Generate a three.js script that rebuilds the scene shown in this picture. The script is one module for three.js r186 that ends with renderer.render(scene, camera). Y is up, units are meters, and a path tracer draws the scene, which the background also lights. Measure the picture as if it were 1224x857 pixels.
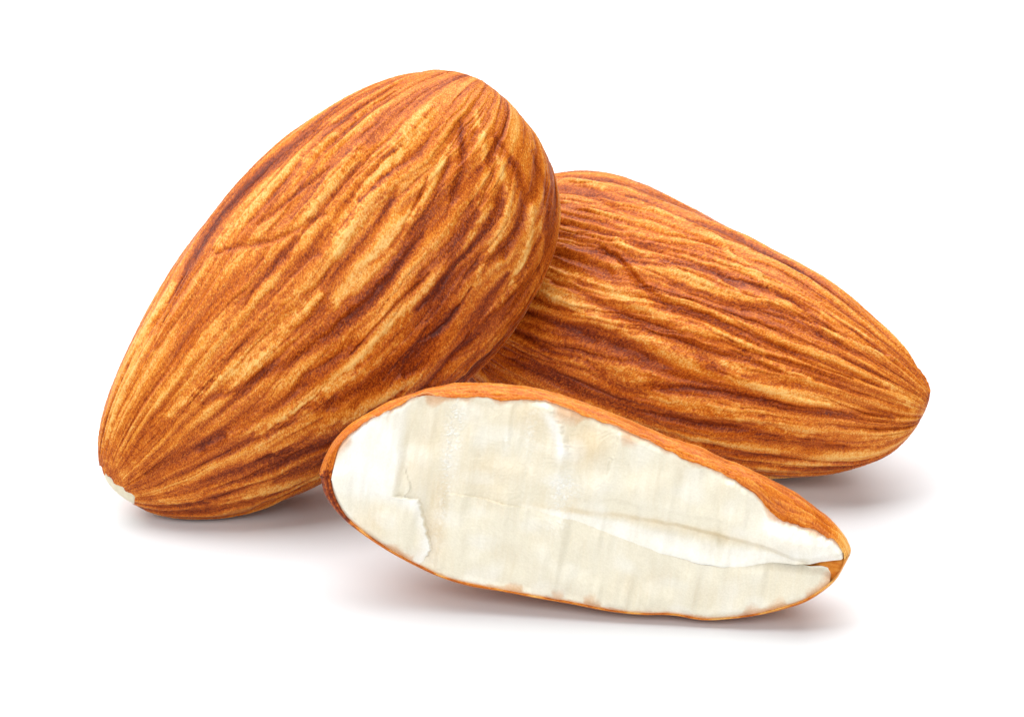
import * as THREE from 'three';
import { RectAreaLightUniformsLib } from 'three/addons/lights/RectAreaLightUniformsLib.js';
import { RoundedBoxGeometry } from 'three/addons/geometries/RoundedBoxGeometry.js';
import { createNoise3D } from 'simplex-noise';

// ---------------------------------------------------------------- camera, lamps, exposure
RectAreaLightUniformsLib.init();
const scene = new THREE.Scene();
scene.background = new THREE.Color(0.0, 0.0, 0.0);
const MM = 0.001, PITCH = THREE.MathUtils.degToRad(26), DIST = 0.3;
const camera = new THREE.PerspectiveCamera(2 * THREE.MathUtils.radToDeg(Math.atan(428.5 / 8100)), 1224 / 857, 0.02, 6);
camera.position.set(0, 0.008 + DIST * Math.sin(PITCH), DIST * Math.cos(PITCH));
camera.lookAt(0, 0.008, 0);
scene.add(camera);

const renderer = new THREE.WebGLRenderer({ antialias: true });
renderer.toneMapping = THREE.LinearToneMapping;
renderer.toneMappingExposure = 1.2;
renderer.shadowMap.enabled = true;
renderer.setSize(1024, 716);

const LAMPS = [ // name, place, aim, width, height, radiance, colour
  ['studio_softbox', [-0.06, 0.42, -0.18], [0, 0, 0], 0.8, 0.56, 3.1, [1, 0.995, 0.985]],
  ['studio_softbox', [-0.46, 0.17, -0.3], [0, 0.01, 0], 0.26, 0.22, 1.9, [1, 0.995, 0.985]],
  ['studio_softbox', [-0.3, 0.34, 0.36], [0, 0.01, 0], 0.34, 0.34, 2.5, [1, 0.995, 0.985]],
  ['studio_softbox', [0.24, 0.32, 0.44], [0, 0.01, 0], 0.36, 0.36, 3.0, [1, 0.995, 0.985]],
];
for (const [name, at, aim, w, h, radiance, rgb] of LAMPS) {
  const light = new THREE.RectAreaLight(new THREE.Color(...rgb), radiance, w, h);
  light.name = 'softbox_light';
  light.position.set(...at);
  light.lookAt(...aim);
  scene.add(light);
}

// ---------------------------------------------------------------- helpers
function mulberry(a) {
  return () => { a = (a + 0x6d2b79f5) | 0; let t = Math.imul(a ^ (a >>> 15), 1 | a); t = (t + Math.imul(t ^ (t >>> 7), 61 | t)) ^ t; return ((t ^ (t >>> 14)) >>> 0) / 4294967296; };
}
const { clamp, lerp, smoothstep } = THREE.MathUtils;
const step = (x, a, b) => smoothstep(x, a, b);
function spline(k, t) { // Catmull-Rom through evenly spaced values
  const n = k.length - 1, x = clamp(t, 0, 1) * n, i = Math.min(Math.floor(x), n - 1), f = x - i;
  const b = k[i], c = k[i + 1], a = i ? k[i - 1] : 2 * b - c, d = i + 2 <= n ? k[i + 2] : 2 * c - b;
  return b + 0.5 * f * (c - a + f * (2 * a - 5 * b + 4 * c - d + f * (3 * (b - c) + d - a)));
}
function mixColor(stops, t, out) { // stops: [t, [r, g, b]] in rising t, linear colours
  let i = 0;
  while (i < stops.length - 2 && t > stops[i + 1][0]) i++;
  const [t0, a] = stops[i], [t1, b] = stops[i + 1], f = clamp((t - t0) / (t1 - t0), 0, 1);
  for (let c = 0; c < 3; c++) out[c] = a[c] + (b[c] - a[c]) * f;
  return out;
}
function gridMesh(name, nu, nv, wrap, place, material, parent, keep) { // place(i, j, p, c): position in mm and colour
  const pos = new Float32Array((nu + 1) * (nv + 1) * 3), col = new Float32Array(pos.length), p = [0, 0, 0], c = [0, 0, 0];
  const W = wrap ? nv : nv + 1, flag = keep ? new Uint8Array((nu + 1) * W) : null;
  let q = 0;
  for (let i = 0; i <= nu; i++) for (let j = 0; j < W; j++, q++) {
    const k = place(i / nu, j / nv, p, c);
    if (flag) flag[q] = k ? 1 : 0;
    for (let a = 0; a < 3; a++) { pos[q * 3 + a] = p[a] * MM; col[q * 3 + a] = c[a]; }
  }
  const index = [];
  for (let i = 0; i < nu; i++) for (let j = 0; j < nv; j++) {
    const j1 = wrap ? (j + 1) % nv : j + 1, a = i * W + j, b = i * W + j1, d = (i + 1) * W + j, e = (i + 1) * W + j1;
    if (flag && !(flag[a] && flag[b] && flag[d] && flag[e])) continue;
    index.push(a, b, d, b, e, d);
  }
  const g = new THREE.BufferGeometry();
  g.setAttribute('position', new THREE.BufferAttribute(pos.slice(0, q * 3), 3));
  g.setAttribute('color', new THREE.BufferAttribute(col.slice(0, q * 3), 3));
  g.setIndex(new THREE.BufferAttribute(Uint32Array.from(index), 1));
  g.computeVertexNormals();
  const m = new THREE.Mesh(g, material);
  m.name = name;
  m.castShadow = m.receiveShadow = true;
  parent.add(m);
  return m;
}
function thing(name, label, category, at, axes, group) {
  const o = new THREE.Group();
  o.name = name;
  o.userData = { label, category };
  if (group) o.userData.group = group;
  const m = new THREE.Matrix4().makeBasis(...axes.map((a) => new THREE.Vector3(...a).normalize()));
  o.quaternion.setFromRotationMatrix(m);
  o.position.set(...at).multiplyScalar(MM);
  scene.add(o);
  return o;
}

// ---------------------------------------------------------------- table and studio
{
  const shape = [], R = 0.22, back = -0.5;
  shape.push([0.75, 0]);
  for (let k = 0; k <= 24; k++) { const a = (k / 24) * Math.PI / 2; shape.push([back - R * Math.sin(a), R - R * Math.cos(a)]); }
  shape.push([back - R, 0.95]);
  const s = new THREE.Shape(), T = 0.004;
  const outer = shape.map(([z, y], i) => { const a = shape[Math.max(i - 1, 0)], b = shape[Math.min(i + 1, shape.length - 1)], l = Math.hypot(b[0] - a[0], b[1] - a[1]); return [z + (-(b[1] - a[1]) / l) * T, y + ((b[0] - a[0]) / l) * T]; });
  [...shape, ...outer.reverse()].forEach(([z, y], i) => (i ? s.lineTo(z, y) : s.moveTo(z, y)));
  const g = new THREE.ExtrudeGeometry(s, { depth: 1.6, bevelEnabled: false });
  g.rotateY(-Math.PI / 2); // shape x becomes world z
  g.translate(0.8, 0, 0);
  const m = new THREE.Mesh(g, new THREE.MeshStandardMaterial({ name: 'white_card', color: new THREE.Color(0.70, 0.712, 0.73), roughness: 0.75 }));
  m.name = 'white_tabletop';
  m.userData = { kind: 'structure', label: 'seamless white tabletop under the almonds' };
  m.receiveShadow = m.castShadow = true;
  scene.add(m);
}
for (const [name, at, aim, w, h, radiance, rgb] of LAMPS) { // the lamp each area light stands for: black box, glowing cloth
  const o = new THREE.Group();
  o.name = name;
  o.userData = { kind: 'structure', label: 'black studio softbox with a glowing white front' };
  o.position.set(...at);
  o.lookAt(...aim);
  const body = new THREE.Mesh(new RoundedBoxGeometry(w + 0.02, h + 0.02, 0.06, 2, 0.008), new THREE.MeshStandardMaterial({ name: 'black_cloth', color: 0x0c0c0c, roughness: 0.9 }));
  body.name = 'housing'; body.position.z = -0.037;
  const cloth = new THREE.Mesh(new THREE.PlaneGeometry(w, h), new THREE.MeshStandardMaterial({ name: 'glowing_cloth', color: 0x888888, emissive: new THREE.Color(...rgb), emissiveIntensity: 0.3, roughness: 0.9 }));
  cloth.name = 'diffuser'; cloth.position.z = -0.004;
  o.add(body, cloth);
  scene.add(o);
}

// ---------------------------------------------------------------- whole almonds
const SKIN_RAMP = [
  [0.0, [0.10, 0.011, 0.002]], [0.2, [0.23, 0.034, 0.003]], [0.4, [0.42, 0.084, 0.007]],
  [0.58, [0.59, 0.157, 0.013]], [0.76, [0.72, 0.29, 0.040]], [1.0, [0.80, 0.50, 0.16]],
];
const skinMaterial = new THREE.MeshPhysicalMaterial({ name: 'almond_skin', vertexColors: true, roughness: 0.34, specularIntensity: 0.32, sheen: 0.5, sheenRoughness: 0.4, sheenColor: new THREE.Color(1, 0.84, 0.72) });
const kernelMaterial = new THREE.MeshPhysicalMaterial({ name: 'almond_kernel', vertexColors: true, roughness: 0.34, specularIntensity: 0.7 });

function almondBody(sh, v, u, out) { // smooth shape, mm; v 0 tip to 1 blunt end, u round the axis
  const s = 0.5 - 0.5 * Math.cos(Math.PI * v), g = 2 * Math.sqrt(s) * Math.pow(Math.max(1 - s, 0), 0.42);
  const yt = g * spline(sh.T, v), yb = -g * spline(sh.B, v), zz = g * spline(sh.Z, v), c = Math.cos(u), si = Math.sin(u);
  out[0] = sh.L * s;
  out[1] = (yt + yb) / 2 + ((yt - yb) / 2) * c;
  out[2] = zz * Math.sign(si) * Math.pow(Math.abs(si), sh.p);
  return out;
}
function strokeSheet(strokes, sizeX, halfY) { // folds and bands of the skin laid out along its length: [width, height, pigment, x, y, x, y ...] in mm
  const cell = 0.035, W = Math.ceil(sizeX / cell), H = Math.ceil((2 * halfY) / cell), high = new Float32Array(W * H), tint = new Float32Array(W * H);
  for (const [w, h, tone, pts] of strokes) {
    const n = pts.length / 2, kx = [], ky = [], m = 16 * (n - 1), xs = [], ys = [];
    for (let i = 0; i < n; i++) { kx.push(pts[2 * i]); ky.push(pts[2 * i + 1]); }
    for (let i = 0; i <= m; i++) { xs.push(spline(kx, i / m)); ys.push(spline(ky, i / m)); }
    const pad = 2.2 * w, x0 = Math.max(0, Math.floor((Math.min(...xs) - pad) / cell)), x1 = Math.min(W - 1, Math.ceil((Math.max(...xs) + pad) / cell));
    const y0 = Math.max(0, Math.floor((Math.min(...ys) - pad + halfY) / cell)), y1 = Math.min(H - 1, Math.ceil((Math.max(...ys) + pad + halfY) / cell));
    for (let iy = y0; iy <= y1; iy++) for (let ix = x0; ix <= x1; ix++) {
      const x = ix * cell, y = iy * cell - halfY;
      let best = 1e9, at = 0;
      for (let i = 0; i < m; i++) {
        const dx = xs[i + 1] - xs[i], dy = ys[i + 1] - ys[i], f = clamp(((x - xs[i]) * dx + (y - ys[i]) * dy) / (dx * dx + dy * dy + 1e-9), 0, 1);
        const d = (x - xs[i] - f * dx) ** 2 + (y - ys[i] - f * dy) ** 2;
        if (d < best) { best = d; at = (i + f) / m; }
      }
      const width = w * 0.6 * (0.35 + 0.65 * Math.sqrt(Math.sin(Math.PI * clamp(at, 0.02, 0.98)))), k = Math.exp(-best / (width * width));
      if (k < 0.01) continue;
      const q = iy * W + ix;
      high[q] += h * k; tint[q] += tone * k;
    }
  }
  return (x, y, out) => {
    const fx = clamp(x / cell, 0, W - 1.001), fy = clamp((y + halfY) / cell, 0, H - 1.001), ix = Math.floor(fx), iy = Math.floor(fy), a = fx - ix, b = fy - iy, q = iy * W + ix;
    const mix = (t) => (t[q] * (1 - a) + t[q + 1] * a) * (1 - b) + (t[q + W] * (1 - a) + t[q + W + 1] * a) * b;
    out[0] = mix(high); out[1] = mix(tint);
  };
}
function wrinkleField(sh, seed) { // returns f(P, res): res = [height mm, pigment 0..1, grain]
  const n = createNoise3D(mulberry(seed)), n2 = createNoise3D(mulberry(seed + 7)), grit = mulberry(seed + 3);
  const O = new THREE.Vector3(...sh.from), Q = new THREE.Vector3(...sh.to), a = Q.clone().sub(O), len = a.length();
  a.normalize();
  const e1 = new THREE.Vector3(0, 1, 0).addScaledVector(a, -a.y).normalize(), e2 = a.clone().cross(e1), r = new THREE.Vector3();
  const sheet = strokeSheet(sh.strokes, sh.L, 8), so = [0, 0];
  return (P, res) => {
    r.set(P[0], P[1], P[2]).sub(O);
    const v = r.dot(a) / len, y = r.dot(e1), z = r.dot(e2), rad = Math.hypot(y, z);
    let th = Math.atan2(z, y);
    const c0 = Math.cos(th), s0 = Math.sin(th);
    th += sh.sway * (0.13 * n(c0 * 1.1, s0 * 1.1, v * 2.1) + 0.04 * n(c0 * 2.6 + 9, s0 * 2.6, v * 5)) + 0.012 * n2(c0 * 6, s0 * 6, v * 20);
    const c = Math.cos(th), s = Math.sin(th), vv = v * sh.stretch, f5 = smoothstep(rad, 0.2, 1.0), f11 = smoothstep(rad, 0.4, 1.7), f24 = smoothstep(rad, 0.7, 2.6); // finer furrows die out where they run together
    const broad = n(c * 2.6, s * 2.6, vv * 1.3 + 3);
    const mid = f5 * n2(c * 5.2, s * 5.2, vv * 2.0);
    const ridge = f5 * (1 - 2 * Math.abs(n(c * 4.6 + 20, s * 4.6, vv * 1.5)));
    const small = f11 * n(c * 11, s * 11, vv * 2.0 + 11);
    const crack = f11 * (1 - Math.abs(n2(c * 9 + 5, s * 9, vv * 2.2 + 2)) * 5);
    const fine = f24 * n2(c * 24, s * 24, vv * 7);
    const g0 = n2(P[0] * 2.2, P[1] * 2.2, P[2] * 2.2), g1 = n(P[0] * 5, P[1] * 5, P[2] * 5), g2 = n2(P[0] * 10, P[1] * 10, P[2] * 10), g3 = n(P[0] * 19, P[1] * 19, P[2] * 19);
    const ends = smoothstep(rad, 0.3, 3.2) * (1 - 0.45 * step(v, 0.86, 1.0)), side = step(P[2], 0.0, 1.2);
    const cut = Math.max(0, crack) ** 2 * step(n(c * 3, s * 3, v * 4 + 40), 0.0, 0.5);
    sheet(P[0] + 0.08 * g0, P[1] + 0.10 * mid + 0.045 * small + 0.022 * g0 + 0.018 * g2, so);
    const turn = th * sh.bands + 3.0 * n(c0 * 1.6, s0 * 1.6, v * 1.5 + 60) + 1.1 * mid, band = (2 * Math.abs(Math.sin(turn / 2)) - 1.25) * (0.6 + 0.55 * broad) * smoothstep(rad, 0.5, 2.0);
    const right = step(-P[1], 0.5, 4);
    const high = so[0] * side, tint = so[1] * side, w = 1 - 0.25 * side;
    res[0] = ends * sh.amp * (1 + 0.6 * sh.busy * right) * (w * (0.06 * ridge + 0.05 * mid + 0.022 * broad + 0.06 * band) + 0.042 * small + 0.018 * fine - 0.07 * cut) + high * sh.fold * (0.8 + 0.5 * mid) + 0.010 * g2 + 0.006 * g3 + 0.005 * g1;
    const wear = n(c * 3.3 + 50, s * 3.3, v * 1.7), wear2 = f11 * n2(c * 7.5 + 30, s * 7.5, v * 2.0 + 8);
    res[1] = sh.tone + sh.band * tint * (0.85 + 0.4 * wear2 + 0.35 * small + 0.3 * fine + 0.35 * g0 + 0.25 * g1) - 0.06 * sh.busy * right + w * (0.06 * ridge + 0.10 * mid + 0.15 * wear + 0.22 * band) + 0.17 * wear2 + 0.10 * small * (1 + sh.busy * right) + 0.11 * fine + 0.06 * g0 + (1 - f24) * (0.16 * n2(P[0] * 0.9, P[1] * 0.9, P[2] * 0.9 + 5) + 0.10 * g0) - 0.16 * cut;
    res[2] = 0.03 * g1 + 0.11 * g2 + 0.22 * g3 + 0.22 * (grit() - 0.5);
    return v;
  };
}
function buildAlmond(o, sh, seed, nu, nv) {
  const field = wrinkleField(sh, seed), nz = createNoise3D(mulberry(seed + 99));
  const p0 = [0, 0, 0], pa = [0, 0, 0], pb = [0, 0, 0], nn = new THREE.Vector3(), ta = new THREE.Vector3(), tb = new THREE.Vector3(), res = [0, 0, 0];
  const angle = (j) => { const t = j * 2 * Math.PI; return t - 0.32 * Math.sin(t - Math.PI / 2) * sh.front; }; // closer rows on the face that is seen
  const at = (i, j, p) => {
    const v = clamp(i, 0.0008, 0.9992), u = angle(j), e = 0.002;
    almondBody(sh, v, u, p0);
    almondBody(sh, v - 0.0006, u, pa); almondBody(sh, v + 0.0006, u, pb); ta.set(pb[0] - pa[0], pb[1] - pa[1], pb[2] - pa[2]);
    almondBody(sh, v, u - e, pa); almondBody(sh, v, u + e, pb); tb.set(pb[0] - pa[0], pb[1] - pa[1], pb[2] - pa[2]);
    nn.crossVectors(tb, ta).normalize();
    if (nn.y * (p0[1]) + nn.z * p0[2] + nn.x * (p0[0] - sh.L * 0.5) < 0) nn.negate();
    field(p0, res);
    if (sh.keel) { // raised seam of the skin along one edge, strongest by the tip
      const du = Math.atan2(Math.sin(u - sh.keel[0]), Math.cos(u - sh.keel[0]));
      res[0] += sh.keel[1] * Math.exp(-((du / 0.1) ** 2)) * (1 - step(i, 0.25, 0.7)) * step(i, 0.0, 0.06);
    }
    for (let k = 0; k < 3; k++) p[k] = p0[k] + nn.getComponent(k) * res[0];
  };
  const bare = sh.bare ? (x, y, z) => x < sh.bare + 0.16 * nz(y * 1.4, z * 1.4, 1) + 0.03 * nz(y * 4, z * 4, 2) : null;
  gridMesh('skin', nu, nv, true, (i, j, p, c) => {
    at(i, j, p);
    const raw = 0.48 + (res[1] - 0.47) * 1.02, k = raw < 0.74 ? raw : 0.74 + (raw - 0.74) * 0.5;
    mixColor(SKIN_RAMP, clamp(k + res[2], 0, 1), c);
    return !(bare && bare(p[0], p[1], p[2]));
  }, skinMaterial, o, !!bare);
  if (bare) gridMesh('kernel_tip', 90, 240, true, (i, j, p, c) => {
    at(i * 0.14, j, p);
    for (let k = 0; k < 3; k++) p[k] -= nn.getComponent(k) * (0.07 + res[0] * 0.7);
    const q = 0.05 * nz(p[0] * 3, p[1] * 3, p[2] * 3);
    c[0] = 0.72 + q; c[1] = 0.65 + q; c[2] = 0.48 + q;
    return true;
  }, kernelMaterial, o);
}

const leaning = thing('almond', 'whole brown almond standing tilted on its chipped white tip, leaning on the other whole almond', 'almond',
  [-17.913, 1.428, -0.039], [[0.7047, 0.5849, -0.4016], [-0.7056, 0.6369, -0.3106], [0.0741, 0.5023, 0.8615]]);
buildAlmond(leaning, {
  L: 24.99, p: 1.12, front: 1, amp: 0.8, fold: 1.15, band: 1.5, sway: 0.55, bands: 30, busy: 1, tone: 0.475, stretch: 1.2, bare: 0.34, from: [-0.2, 0.1, -0.2], to: [24.7, 1.2, -1.7],
  strokes: [
    [0.89, 0.10, 0.30, [21.9, 2.0, 20.1, 1.8, 17.5, 1.4, 15.8, 1.0, 14.3, 0.3]],
    [0.59, 0.08, 0.20, [18.5, 3.1, 16.5, 2.8, 14.8, 2.4, 13.7, 2.0]],
    [0.48, 0.07, 0.16, [18.1, 4.2, 16.3, 4.4, 14.1, 4.6, 12.1, 4.5, 10.9, 4.4]],
    [0.81, 0.08, 0.26, [17.8, -0.7, 15.9, -0.9, 13.9, -1.1, 12.7, -1.2]],
    [0.56, 0.09, 0.26, [20.7, -3.0, 17.9, -3.5, 15.7, -3.5, 13.3, -3.5, 11.4, -3.7, 9.1, -3.5, 6.1, -3.0]],
    [0.63, 0.07, 0.24, [12.4, -0.5, 10.3, -0.5, 8.4, -0.4, 6.5, 0.2, 4.1, 0.5]],
    [0.44, 0.07, 0.26, [22.1, -4.2, 19.9, -5.9, 17.0, -6.3, 14.6, -6.2, 12.4, -5.9, 10.0, -5.1, 6.2, -4.0]],
    [0.33, 0.06, 0.26, [22.5, -1.6, 21.6, -3.2, 19.8, -4.2, 18.1, -4.7]],
    [0.30, 0.06, 0.24, [23.4, 0.5, 21.9, -1.4, 20.4, -2.4]],
    [0.56, 0.05, 0.22, [1.5, 1.8, 3.6, 2.9, 6.1, 3.9, 8.4, 4.5]],
    [0.30, 0.04, 0.20, [1.0, -1.6, 3.4, -4.0, 6.9, -5.9, 9.6, -6.7]],
    [0.41, 0.06, 0.16, [5.3, -2.1, 8.4, -3.5, 11.0, -4.0]],
    [0.37, 0.06, 0.16, [22.0, -4.9, 20.8, -6.4, 18.9, -7.0, 16.2, -7.2]],
    [0.33, 0.05, 0.20, [21.3, 0.2, 18.9, -0.7, 17.5, -1.0]],
    [0.52, -0.07, -0.20, [18.1, 0.5, 15.9, -0.2, 13.6, -0.4, 11.7, -0.9, 9.6, -0.5]],
    [0.48, -0.07, -0.20, [20.9, -0.1, 19.1, -0.9, 17.2, -1.5, 15.3, -2.0, 13.6, -2.1, 11.5, -2.1, 8.7, -1.4, 5.4, -0.2]],
    [0.59, -0.07, -0.30, [20.0, -2.8, 18.3, -3.2, 16.6, -3.9, 15.0, -3.9]],
    [0.63, -0.07, -0.22, [16.4, -5.1, 13.7, -5.3, 11.4, -4.7, 8.8, -3.9]],
    [0.56, -0.06, -0.26, [19.2, -5.7, 16.8, -6.1, 14.8, -6.3, 12.7, -5.6]],
    [0.33, -0.06, -0.20, [22.5, 0.6, 21.2, -0.7, 19.6, -1.6]],
    [0.37, -0.05, -0.20, [23.2, -0.8, 22.6, -3.0, 21.1, -4.4, 19.5, -5.0]],
    [0.33, -0.04, -0.16, [24.0, -2.5, 22.8, -4.8, 21.2, -6.1]],
    [0.30, -0.04, -0.16, [19.3, 4.2, 17.6, 4.9, 15.3, 5.1, 12.5, 5.1, 9.9, 4.7]],
    [0.26, -0.09, -0.15, [15.2, 1.9, 13.1, 2.6, 11.6, 3.6, 10.6, 4.1]],
    [0.22, -0.07, -0.15, [17.9, 2.5, 15.7, 2.2, 13.9, 2.0]],
    [0.89, -0.02, -0.10, [6.2, 2.3, 7.9, 3.0, 10.2, 2.8, 12.0, 1.9, 13.6, 1.0]],
    [0.59, -0.05, -0.18, [4.0, -1.6, 6.6, -2.1, 9.6, -3.0, 12.2, -3.2]],
    [0.59, -0.05, -0.22, [5.4, -4.9, 8.5, -6.0, 11.7, -6.7, 14.1, -7.2]],
    [0.44, -0.04, -0.16, [1.5, -0.7, 3.2, -1.1, 5.1, -1.9]],
    [0.15, -0.10, -0.22, [16.5, -3.2, 14.6, -3.1, 12.7, -3.2, 11.6, -3.3]],
    [0.15, -0.09, -0.20, [16.8, 3.3, 14.4, 3.6, 12.8, 3.7]],
    [0.15, -0.08, -0.20, [19.5, -0.1, 17.1, -1.0, 16.2, -1.2]],
    [0.15, -0.08, -0.20, [17.6, -4.9, 15.8, -5.3, 14.2, -5.1]],
  ],
  T: [4.72, 4.74, 4.77, 4.93, 5.24, 5.52, 5.59, 5.61, 5.64, 5.9], B: [6.24, 6.75, 7.0, 6.94, 6.98, 7.36, 7.72, 7.99, 8.33, 8.82],
  Z: [2.6, 3.11, 3.61, 3.99, 4.2, 4.28, 4.28, 4.2, 4.12, 3.99],
}, 11, 900, 640);

const lying = thing('almond_001', 'whole brown almond lying behind with its pointed tip to the right', 'almond',
  [18.712, 4.352, -3.065], [[-0.9101, 0.0872, -0.4052], [-0.3469, -0.695, 0.6297], [-0.2267, 0.7137, 0.6628]]);
buildAlmond(lying, {
  L: 23.6, p: 1.05, front: 1, amp: 1.25, fold: 1, band: 1.05, sway: 0.75, bands: 30, busy: 0, tone: 0.455, stretch: 1.3, from: [0.3, 0.2, -0.9], to: [23.6, 0, 0],
  strokes: [
    [0.33, 0.10, 0.22, [18.8, -3.6, 17.6, -3.5, 16.2, -3.2, 14.6, -2.8, 12.6, -2.6, 10.4, -2.6, 8.4, -2.5]],
    [0.37, 0.12, 0.24, [15.2, -2.1, 13.6, -1.6, 11.8, -1.4, 9.7, -1.0, 7.6, -1.3]],
    [0.44, 0.13, 0.28, [18.0, -0.1, 16.6, -0.0, 15.1, 0.1, 13.6, 0.5, 11.9, 0.8, 10.3, 1.0, 8.3, 0.9, 6.2, 1.3, 4.6, 1.4]],
    [0.48, 0.12, 0.26, [18.0, 1.2, 16.4, 1.4, 14.8, 1.7, 12.8, 2.0, 10.7, 2.2, 8.5, 2.3, 5.8, 2.5, 3.6, 2.1]],
    [0.48, 0.09, 0.20, [19.2, 3.2, 16.2, 3.5, 14.3, 3.7, 12.8, 3.9, 11.1, 4.0, 9.2, 4.2, 7.7, 4.0, 5.5, 3.9, 4.0, 3.5]],
    [0.26, 0.07, 0.20, [19.2, -4.9, 17.3, -4.8, 14.9, -4.5, 12.8, -4.2, 11.0, -3.8, 9.4, -2.7]],
    [0.30, 0.07, 0.20, [9.6, -3.2, 6.8, -1.7, 4.8, -1.8, 2.8, -1.5]],
    [0.33, 0.08, 0.22, [9.9, -1.5, 7.6, -1.4, 5.8, -1.1, 3.6, -1.0, 1.8, -1.0]],
    [0.52, 0.05, 0.34, [1.6, 0.3, 0.4, 0.6, 0.1, 0.9]],
    [0.33, 0.05, 0.24, [6.2, 5.3, 3.3, 4.2, 1.0, 2.6, -0.1, 0.9]],
    [0.30, 0.05, 0.16, [14.4, 4.9, 11.1, 5.3, 7.9, 5.1, 5.3, 4.6]],
    [0.30, -0.11, -0.22, [18.8, -2.9, 17.0, -2.9, 16.0, -2.9, 14.0, -2.6]],
    [0.26, -0.20, -0.26, [15.7, -1.6, 14.7, -1.3, 13.7, -0.6, 12.8, -0.1, 11.4, 0.3, 10.0, 0.3, 8.0, 0.5, 6.0, 0.5, 4.7, 0.7, 2.9, 0.7]],
    [0.56, -0.12, -0.28, [17.9, -0.9, 16.1, -0.7, 14.8, -0.5]],
    [0.37, -0.11, -0.26, [17.3, 0.6, 16.0, 0.7, 13.9, 1.2, 11.6, 1.5, 9.1, 1.8, 7.6, 1.6, 5.9, 1.6]],
    [0.56, -0.12, -0.28, [18.3, 2.1, 16.1, 2.3, 14.2, 2.7, 12.5, 2.8, 10.5, 3.1, 8.3, 3.0, 5.2, 2.9, 3.3, 2.4, 1.0, 1.5]],
    [0.63, -0.09, -0.26, [19.4, 4.3, 16.8, 4.4, 14.5, 4.4, 11.9, 4.7, 9.1, 4.7, 7.3, 4.4, 5.3, 4.1]],
    [0.33, -0.05, -0.18, [8.7, 5.4, 6.4, 5.0, 4.7, 4.5, 2.6, 3.5]],
    [0.22, -0.10, -0.20, [10.1, -2.0, 8.6, -1.4, 6.3, -1.2, 4.5, -1.2, 2.2, -1.1]],
    [0.22, -0.10, -0.20, [17.7, -4.2, 15.0, -3.8, 12.0, -3.5, 10.1, -3.5]],
    [0.19, -0.09, -0.18, [17.0, -2.0, 15.5, -2.4, 13.4, -2.1, 11.0, -2.1]],
  ], keel: [Math.PI, 0.07],
  T: [7.74, 7.04, 6.31, 5.93, 5.81, 5.65, 6.10, 6.86, 7.15, 7.31], B: [3.32, 3.33, 3.77, 4.47, 4.79, 5.44, 6.51, 7.07, 7.25, 7.31],
  Z: [2.6, 3.11, 3.61, 3.99, 4.2, 4.28, 4.28, 4.2, 4.12, 3.99],
}, 23, 860, 600);

// ---------------------------------------------------------------- broken almond
const broken = thing('broken_almond', 'broken almond half in front with its white inside facing forward', 'almond',
  [-7.857, 5.66, 7.142], [[0.9837, -0.1149, 0.1383], [0.1439, 0.9642, -0.2225], [-0.1077, 0.2388, 0.9651]]);
const CUT = { // outlines of the break and of the skin behind it: start and end along the length, then heights at evenly turned stations
  Ft: [0.00, 22.55, [0.00, 1.33, 1.92, 2.48, 3.04, 3.69, 4.32, 4.47, 4.66, 4.67, 4.94, 4.85, 4.52, 4.15, 3.77, 3.40, 3.04, 2.60, 1.67, 1.50, 1.35, 1.19, 0.91, 0.61, 0.25]],
  Fb: [0.00, 22.55, [0.00, -0.41, -0.95, -1.51, -1.95, -2.37, -2.78, -3.14, -3.46, -3.55, -3.57, -3.59, -3.60, -3.64, -3.57, -3.35, -3.34, -3.08, -2.72, -2.27, -1.85, -1.30, -0.79, -0.27, 0.25]],
  Se: [0.00, 22.55, [0.00, -0.07, -0.15, -0.22, -0.26, -0.24, -0.21, -0.01, 0.21, 0.22, 0.19, 0.05, -0.13, -0.44, -0.71, -0.90, -1.02, -0.83, -0.51, -0.42, -0.29, -0.13, 0.00, 0.13, 0.25]],
  L1: [0.00, 22.55, [0.00, 0.05, 0.09, 0.14, 0.19, 0.24, 0.28, 0.33, 0.38, 0.36, 0.34, 0.34, 0.38, 0.48, 0.49, 0.43, 0.35, 0.29, 0.17, -0.09, -0.15, -0.06, 0.04, 0.15, 0.25]],
  Ot: [-0.63, 22.78, [-0.05, 0.65, 1.44, 2.12, 2.75, 3.45, 4.05, 4.56, 4.90, 5.08, 5.14, 4.97, 4.69, 4.32, 3.98, 3.72, 3.34, 3.05, 2.70, 2.27, 1.83, 1.40, 1.00, 0.62, 0.42]],
  Ob: [-0.63, 22.78, [-0.05, -0.17, -0.82, -1.37, -1.89, -2.35, -2.81, -3.23, -3.59, -3.79, -3.78, -3.82, -3.82, -3.86, -3.78, -3.56, -3.54, -3.25, -2.88, -2.44, -1.97, -1.36, -0.72, 0.07, 0.42]],
};
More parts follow.
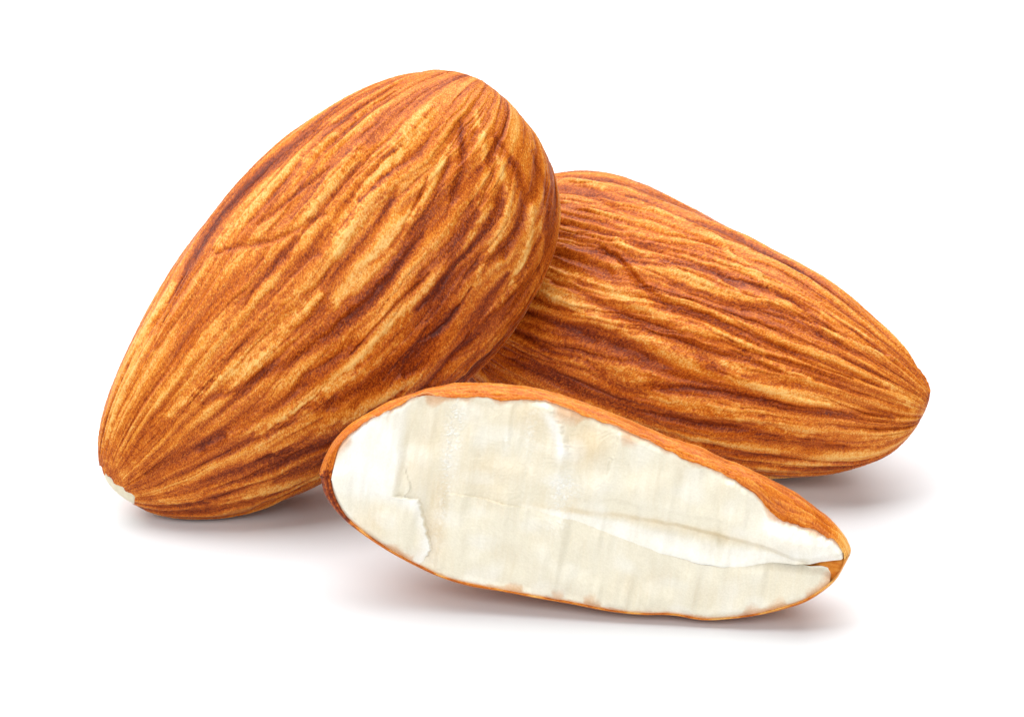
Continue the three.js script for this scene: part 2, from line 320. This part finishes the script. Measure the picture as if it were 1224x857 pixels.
{
  const n = createNoise3D(mulberry(51)), m = createNoise3D(mulberry(52));
  CUT.Fb[2] = CUT.Fb[2].map((y, i) => y - 0.08 * Math.sin((i / 24) * Math.PI));
  const cx = (k, t) => CUT[k][0] + (CUT[k][1] - CUT[k][0]) * (0.5 - 0.5 * Math.cos(Math.PI * t)), cy = (k, t) => spline(CUT[k][2], t);
  const tOf = (x) => Math.acos(clamp(1 - (2 * x) / 22.55, -1, 1)) / Math.PI;
  const edgeX = (pts, y) => { // x of a broken edge listed from high y to low y
    let i = 0;
    while (i < pts.length - 2 && y < pts[i + 1][1]) i++;
    const [x0, y0] = pts[i], [x1, y1] = pts[i + 1];
    return x0 + (x1 - x0) * clamp((y - y0) / (y1 - y0), 0, 1);
  };
  const gauss = (x, y, a, b, sx, sy) => Math.exp(-(((x - a) / sx) ** 2) - ((y - b) / sy) ** 2);
  function relief(x, y, upper, t) { // [height, chalk, amber]
    const ys = cy('Se', t), yl = cy('L1', t), right = step(x, 7.5, 11.5);
    let z = 0.16 * n(x * 0.35, y * 0.5, 1) + 0.05 * n(x * 0.9, y * 0.5, 2) + 0.010 * m(x * 2.2, y * 0.9, 3) + 0.005 * n(x * 6, y * 3, 4) + 0.003 * m(x * 14, y * 14, 5);
    z += 0.15 * n(x * 0.75, y * 0.16, 6) + 0.075 * m(x * 1.7, y * 0.3, 7);
    let chalk = 0, amber = 0;
    if (upper) {
      const d = clamp((yl - y) / Math.max(yl - ys, 0.05), 0, 1);
      z -= right * (1 - step(x, 19.5, 21.8)) * (0.12 + 0.22 * step(x, 11, 17)) * step(yl - y, -0.16, 0.14) * (1 - d * d * (3 - 2 * d));
      z -= right * 0.06 * (1 - d * d * (3 - 2 * d)) * (1 - step(y - yl - 0.55 - 0.2 * n(x * 0.4, 3, 77), -0.1, 0.14)) * step(x, 9.5, 12) * (1 - step(x, 16.5, 19));
      z += right * 0.22 * gauss(x, y, 20.3, 0.45, 1.6, 0.6) + 0.12 * right * step(y - yl, 0, 0.9);
      z -= step(x, 20.4, 22.3) * 0.15 * step(yl + 0.15 - y, 0, 0.3);
      chalk += right * (0.55 * (1 - d) * step(x, 17.5, 19.5) + 0.75 * step(d, 0.15, 0.5) * (1 - step(x, 19, 21)));
      amber += 0.5 * right * Math.exp(-(((y - yl) / 0.16) ** 2)) + 0.35 * right * gauss(x, y, 17.5, 0.35, 2.2, 0.35);  // tan line along the ledge: its soft shade, painted into the colour
    } else {
      
      z += 0.1 * right * gauss(x, y, 17, -1.9, 3, 0.8);
    }
    // plates left standing at the blunt end
    const wob = 0.05 * n(x * 2, y * 4, 9) + 0.014 * m(x * 7, y * 7, 10);
    const low = edgeX([[3.92, -0.22], [4.15, -0.9], [4.6, -2.05], [4.75, -2.4], [4.2, -3.4]], y) + wob;
    const lowIn = (1 - step(x - low, -0.012, 0.03)) * (1 - step(y, -0.24 + wob * 0.5, -0.2 + wob * 0.5) * step(x, 2.6, 3.1));
    chalk += 0.7 * lowIn * step(x - low, -0.7, 0) + 0.45 * lowIn * step(y, -0.9, -0.25);
    z += 0.34 * lowIn * step(x, 0.4, 3.4) * (1 - step(-y, 2.2, 3.2));
    const up = edgeX([[2.7, 2.2], [3.03, 1.43], [3.25, 0.7], [3.5, 0.28], [3.3, -0.2]], y) + wob;
    const soft = 0.5 * step(y, 0.8, 1.8);
    z += 0.11 * (1 - step(x - up, -0.012 - soft, 0.03 + soft)) * (1 - step(y, 1.0, 2.6)) * step(y, -0.5, -0.2) * step(x, 0.6, 3.2);
    z -= 0.4 * gauss(x, y, 4.95, -1.5, 0.6, 2.3);
    // long thin ledge right of the plates
    const ly = 0.24 - 0.025 * (x - 5.1) ** 2 * 0.35 + 0.03 * n(x * 3, 1, 12);
    z += 0.14 * (1 - step(y - ly, -0.015, 0.03)) * step(x, 4.95, 5.25) * (1 - step(x, 7.2, 9.4)) * step(y, -2.2, -0.3);
    // knife facets on the upper half
    const f1 = edgeX([[8.95, 4.8], [9.5, 4.0], [10.0, 3.0], [9.9, 2.4]], y) + wob;
    z += 0.3 * (1 - step(x - f1, -0.12, 0.3)) * step(x, 7.6, 9.6) * step(y, 2.0, 3.0);
    chalk += 0.9 * Math.exp(-(((x - f1 + 0.22) / 0.3) ** 2)) * step(y, 2.1, 3.0) * (1 - step(y, 4.2, 4.9));
    z += 0.10 * (1 - step(Math.abs(x - 7.35 - 0.1 * (3 - y)), 0.02, 0.25)) * gauss(x, y, 7.35, 2.9, 1, 0.8);
    const f2 = edgeX([[12.1, 3.8], [11.9, 2.6], [11.5, 1.6]], y) + wob;
    z += 0.10 * step(x - f2, -0.05, 0.05) * (1 - step(x, 12.2, 14.5)) * step(y, 1.2, 1.9);
    // thin layers that flaked off
    const q = 2.6 * n(x * 0.42, y * 0.7, 50) + 0.10 * m(x * 2.6, y * 2.6, 51), fr = q - Math.floor(q);
    z += 0.02 * (Math.floor(q) + step(fr, 0, 0.14)) * step(x, 4.9, 6) * (1 - step(x, 12, 15)) * (0.4 + 0.6 * step(y, -3, 0));
    // crumbly chalk
    const rough = m(x * 5, y * 5, 20), crumb = step(rough + 0.7 * m(x * 11, y * 11, 21), 0.05, 0.75);
    const zone = clamp(gauss(x, y, 4.95, 3.1, 0.42, 1.6) + 0.7 * gauss(x, y, 5.0, 0.4, 0.35, 2.6) + gauss(x, y, 10.1, 1.4, 0.7, 0.6) + 0.8 * gauss(x, y, 10.0, 0.2, 0.5, 0.9) + 0.6 * gauss(x, y, 8.3, 3.6, 0.3, 1.4) + 0.6 * gauss(x, y, 7.3, 2.8, 0.2, 0.5), 0, 1);
    z += 0.05 * zone * crumb;
    chalk += zone * (0.35 + 0.65 * crumb) + 0.3 * step(n(x * 0.45, y * 0.6, 30), 0.1, 0.8) + 0.5 * gauss(x, y, 1.6, 0.8, 1.3, 2.2);
    amber += 0.9 * gauss(x, y, 10.9, 3.4, 0.9, 1.3) + 0.55 * gauss(x, y, 8.0, 4.2, 1.4, 0.9) + 0.9 * gauss(x, y, 4.75, -1.6, 0.5, 1.7) + 0.4 * gauss(x, y, 3.9, 2.2, 1.1, 1.6) + 0.35 * gauss(x, y, 7, 1.2, 2.4, 1.3) + 0.4 * gauss(x, y, 2.0, -1.6, 1.2, 0.8) + 0.4 * gauss(x, y, 20.2, 0.5, 0.7, 0.4);
    amber = amber * 1.3 + 0.22 * n(x * 0.4, y * 0.4, 40) + 0.08 * m(x * 1.2, y * 0.4, 41) + 0.09 * n(x * 7, y * 0.7, 42);
    chalk += 0.16 * n(x * 0.8, y * 0.4, 43) + 0.06 * m(x * 6, y * 0.8, 44);
    return [z, clamp(chalk, 0, 1), clamp(amber, 0, 1)];
  }
  const tearTop = (t) => 0.13 * n(t * 14, 1, 82) + 0.08 * n(t * 40, 1, 80) + 0.03 * m(t * 110, 2, 81);
  const flesh = (upper) => (i, j, p, c) => {
    const end = upper ? 1 : 22.1 / 22.55, t = i, x = cx('Ft', t) * end, ts = tOf(x);
    const ys = cy('Se', ts), edge = upper ? cy('Ft', ts) + (0.6 * tearTop(ts) * step(ts, 0.02, 0.1) + 0.02) * step(x, 0.1, 1) * (1 - step(x, 21.5, 22.4)) : cy('Fb', ts);
    const gap = step(x, 20.4, 22.2), round = x > 21.5 ? 0.3 * (1 - Math.sqrt(Math.max(0, 1 - ((x - 21.5) / 0.62) ** 2))) : 0, y0 = upper ? ys + 0.14 * gap : ys - 0.16 * gap - round;
    const y = lerp(edge, y0, j), [z, chalk, amber] = relief(x, y, upper, ts);
    const near = Math.abs(edge - y), rim = Math.min(near, upper || x < 21 ? 9 : (22.1 - x) + 0.05);
    p[0] = x; p[1] = y; p[2] = z * step(near, 0, 0.35) - 0.05 * (1 - step(near, 0, 0.25));
    if (x > 17) p[2] -= 0.35 * (1 - step(Math.abs(y - y0), 0, 0.42)) * step(x, 17, 21.5) * (upper ? 0.6 : 1);
    const fuzz = 0.06 + 0.07 * n(x * 0.9, y * 0.6, 60) + 0.02 * m(x * 5, y * 5, 61) + 0.22 * step(m(x * 0.5, y * 0.3, 62), 0.1, 0.6) * (upper ? 1 : 0.8) - (upper ? 0 : 0.05), glowTint = 1 - step(rim, Math.max(0, fuzz - 0.12), Math.max(0.04, fuzz) * 3);  // orange skin tint at the edge, with translucent glow painted into the colour
    const lo = [0.755, 0.702, 0.562], ch = [0.85, 0.84, 0.795], am = [0.69, 0.55, 0.345], sk = [0.60, 0.27, 0.08];
    const s = 0.035 * m(x * 9, y * 9, 70) + 0.02 * n(x * 22, y * 22, 71);
    for (let k = 0; k < 3; k++) c[k] = clamp(lerp(lerp(lerp(lo[k], am[k], amber * 0.75), ch[k], chalk * 0.85), sk[k], glowTint * 0.62) + s, 0.02, 0.92);
  };
  gridMesh('cotyledon', 720, 170, false, flesh(true), kernelMaterial, broken);
  gridMesh('cotyledon', 720, 130, false, flesh(false), kernelMaterial, broken);

  gridMesh('skin_lining', 60, 40, false, (i, j, p, c) => { // inner face of the skin, seen through the gap at the pointed end
    const x = 20.8 + 1.75 * i, ts = tOf(x);
    p[0] = x; p[1] = lerp(cy('Ft', ts), cy('Fb', ts), j); p[2] = -0.52 + 0.40 * i + 0.03 * n(x * 2, p[1] * 2, 5);
    mixColor(SKIN_RAMP, clamp(0.66 + 0.12 * n(x * 1.4, p[1] * 6, 6) + 0.06 * m(x * 12, p[1] * 12, 7), 0, 1), c);
  }, skinMaterial, broken);

  gridMesh('skin', 620, 260, false, (i, w, p, c) => {
    const t = i, e = step(t, 0, 0.1) * (1 - step(t, 0.9, 1)), top = lerp(0.7, 1.1, e), low = lerp(0.7, 0.35, e), D = 4.4 * Math.pow(Math.max(0, Math.sin(Math.PI * t)), 0.8);
    const tear = w < 0.5 ? tearTop(t) * step(t, 0.02, 0.1) : 0.02 * n(t * 50, 1, 80);
    const X = (k) => cx(k, t), Y = (k) => cy(k, t);
    const side = (F, O, depth, q, sgn) => { // q 0 at the break, 1 at the outer edge
      const a = Math.sin((q * Math.PI) / 2), b = 1 - Math.cos((q * Math.PI) / 2);
      p[0] = lerp(X(F), X(O), a); p[1] = lerp(Y(F) + sgn * tear * 0.6 * (1 - q), Y(O), a); p[2] = lerp(0.03, -depth, b);
    };
    if (w < 0.04 || w > 0.96) {
      const top = w < 0.5, q = top ? w / 0.04 : (1 - w) / 0.04, F = top ? 'Ft' : 'Fb', sgn = top ? 1 : -1;
      p[0] = X(F); p[1] = Y(F) + sgn * (tear * 0.6 - 0.05 * (1 - q) * e); p[2] = lerp(-0.3, 0.03, q);
    } else if (w < 0.3) side('Ft', 'Ot', top, (w - 0.04) / 0.26, 1);
    else if (w > 0.8) side('Fb', 'Ob', low, (0.96 - w) / 0.16, -1);
    else {
      const a = ((w - 0.3) / 0.5) * Math.PI, mid = (Y('Ot') + Y('Ob')) / 2, half = (Y('Ot') - Y('Ob')) / 2, f = (w - 0.3) / 0.5;
      p[0] = lerp(X('Ot'), X('Ob'), f); p[1] = mid + half * Math.cos(a); p[2] = lerp(-top, -low, f) - D * Math.sin(a);
    }
    const x = p[0], y = p[1], z = p[2], ang = w * 9;
    const st = n(ang * 2.2, x * 0.5, 90), st2 = m(ang * 5.5, x * 1.1, 91), g = n(x * 9, y * 9, z * 9), g2 = m(x * 19, y * 19, z * 19);
    const h = ((0.05 + 0.05 * step(x, 15, 19)) * st + 0.035 * st2 + 0.012 * g + 0.008 * g2) * step(w, 0.06, 0.14) * (1 - step(w, 0.7, 0.82));
    p[1] += h * Math.cos(w * Math.PI) * 1.3; p[2] -= 0.2 * h;
    const scar = m(x * 2.2, y * 2.2, 95) * 0.5 + m(x * 7, y * 7, 97) * 0.25, dark = (1 - step(x + scar, 0.9, 1.05)) * (1 - step(y - scar, 0.15, 0.35)) // brown scar at the blunt end
       * (0.7 + 0.3 * n(x * 6, y * 6, 96));
    const pale = step(x, 21.6, 22.6) * 0.3;
    mixColor(SKIN_RAMP, clamp(0.54 + 0.12 * st + 0.12 * st2 + 0.10 * g + 0.17 * g2 + pale + 0.28 * step(w, 0.88, 0.95) * step(n(x * 0.7, 3, 98), -0.2, 0.5) - 0.55 * dark, 0, 1), c);
  }, skinMaterial, broken);
}

renderer.render(scene, camera);
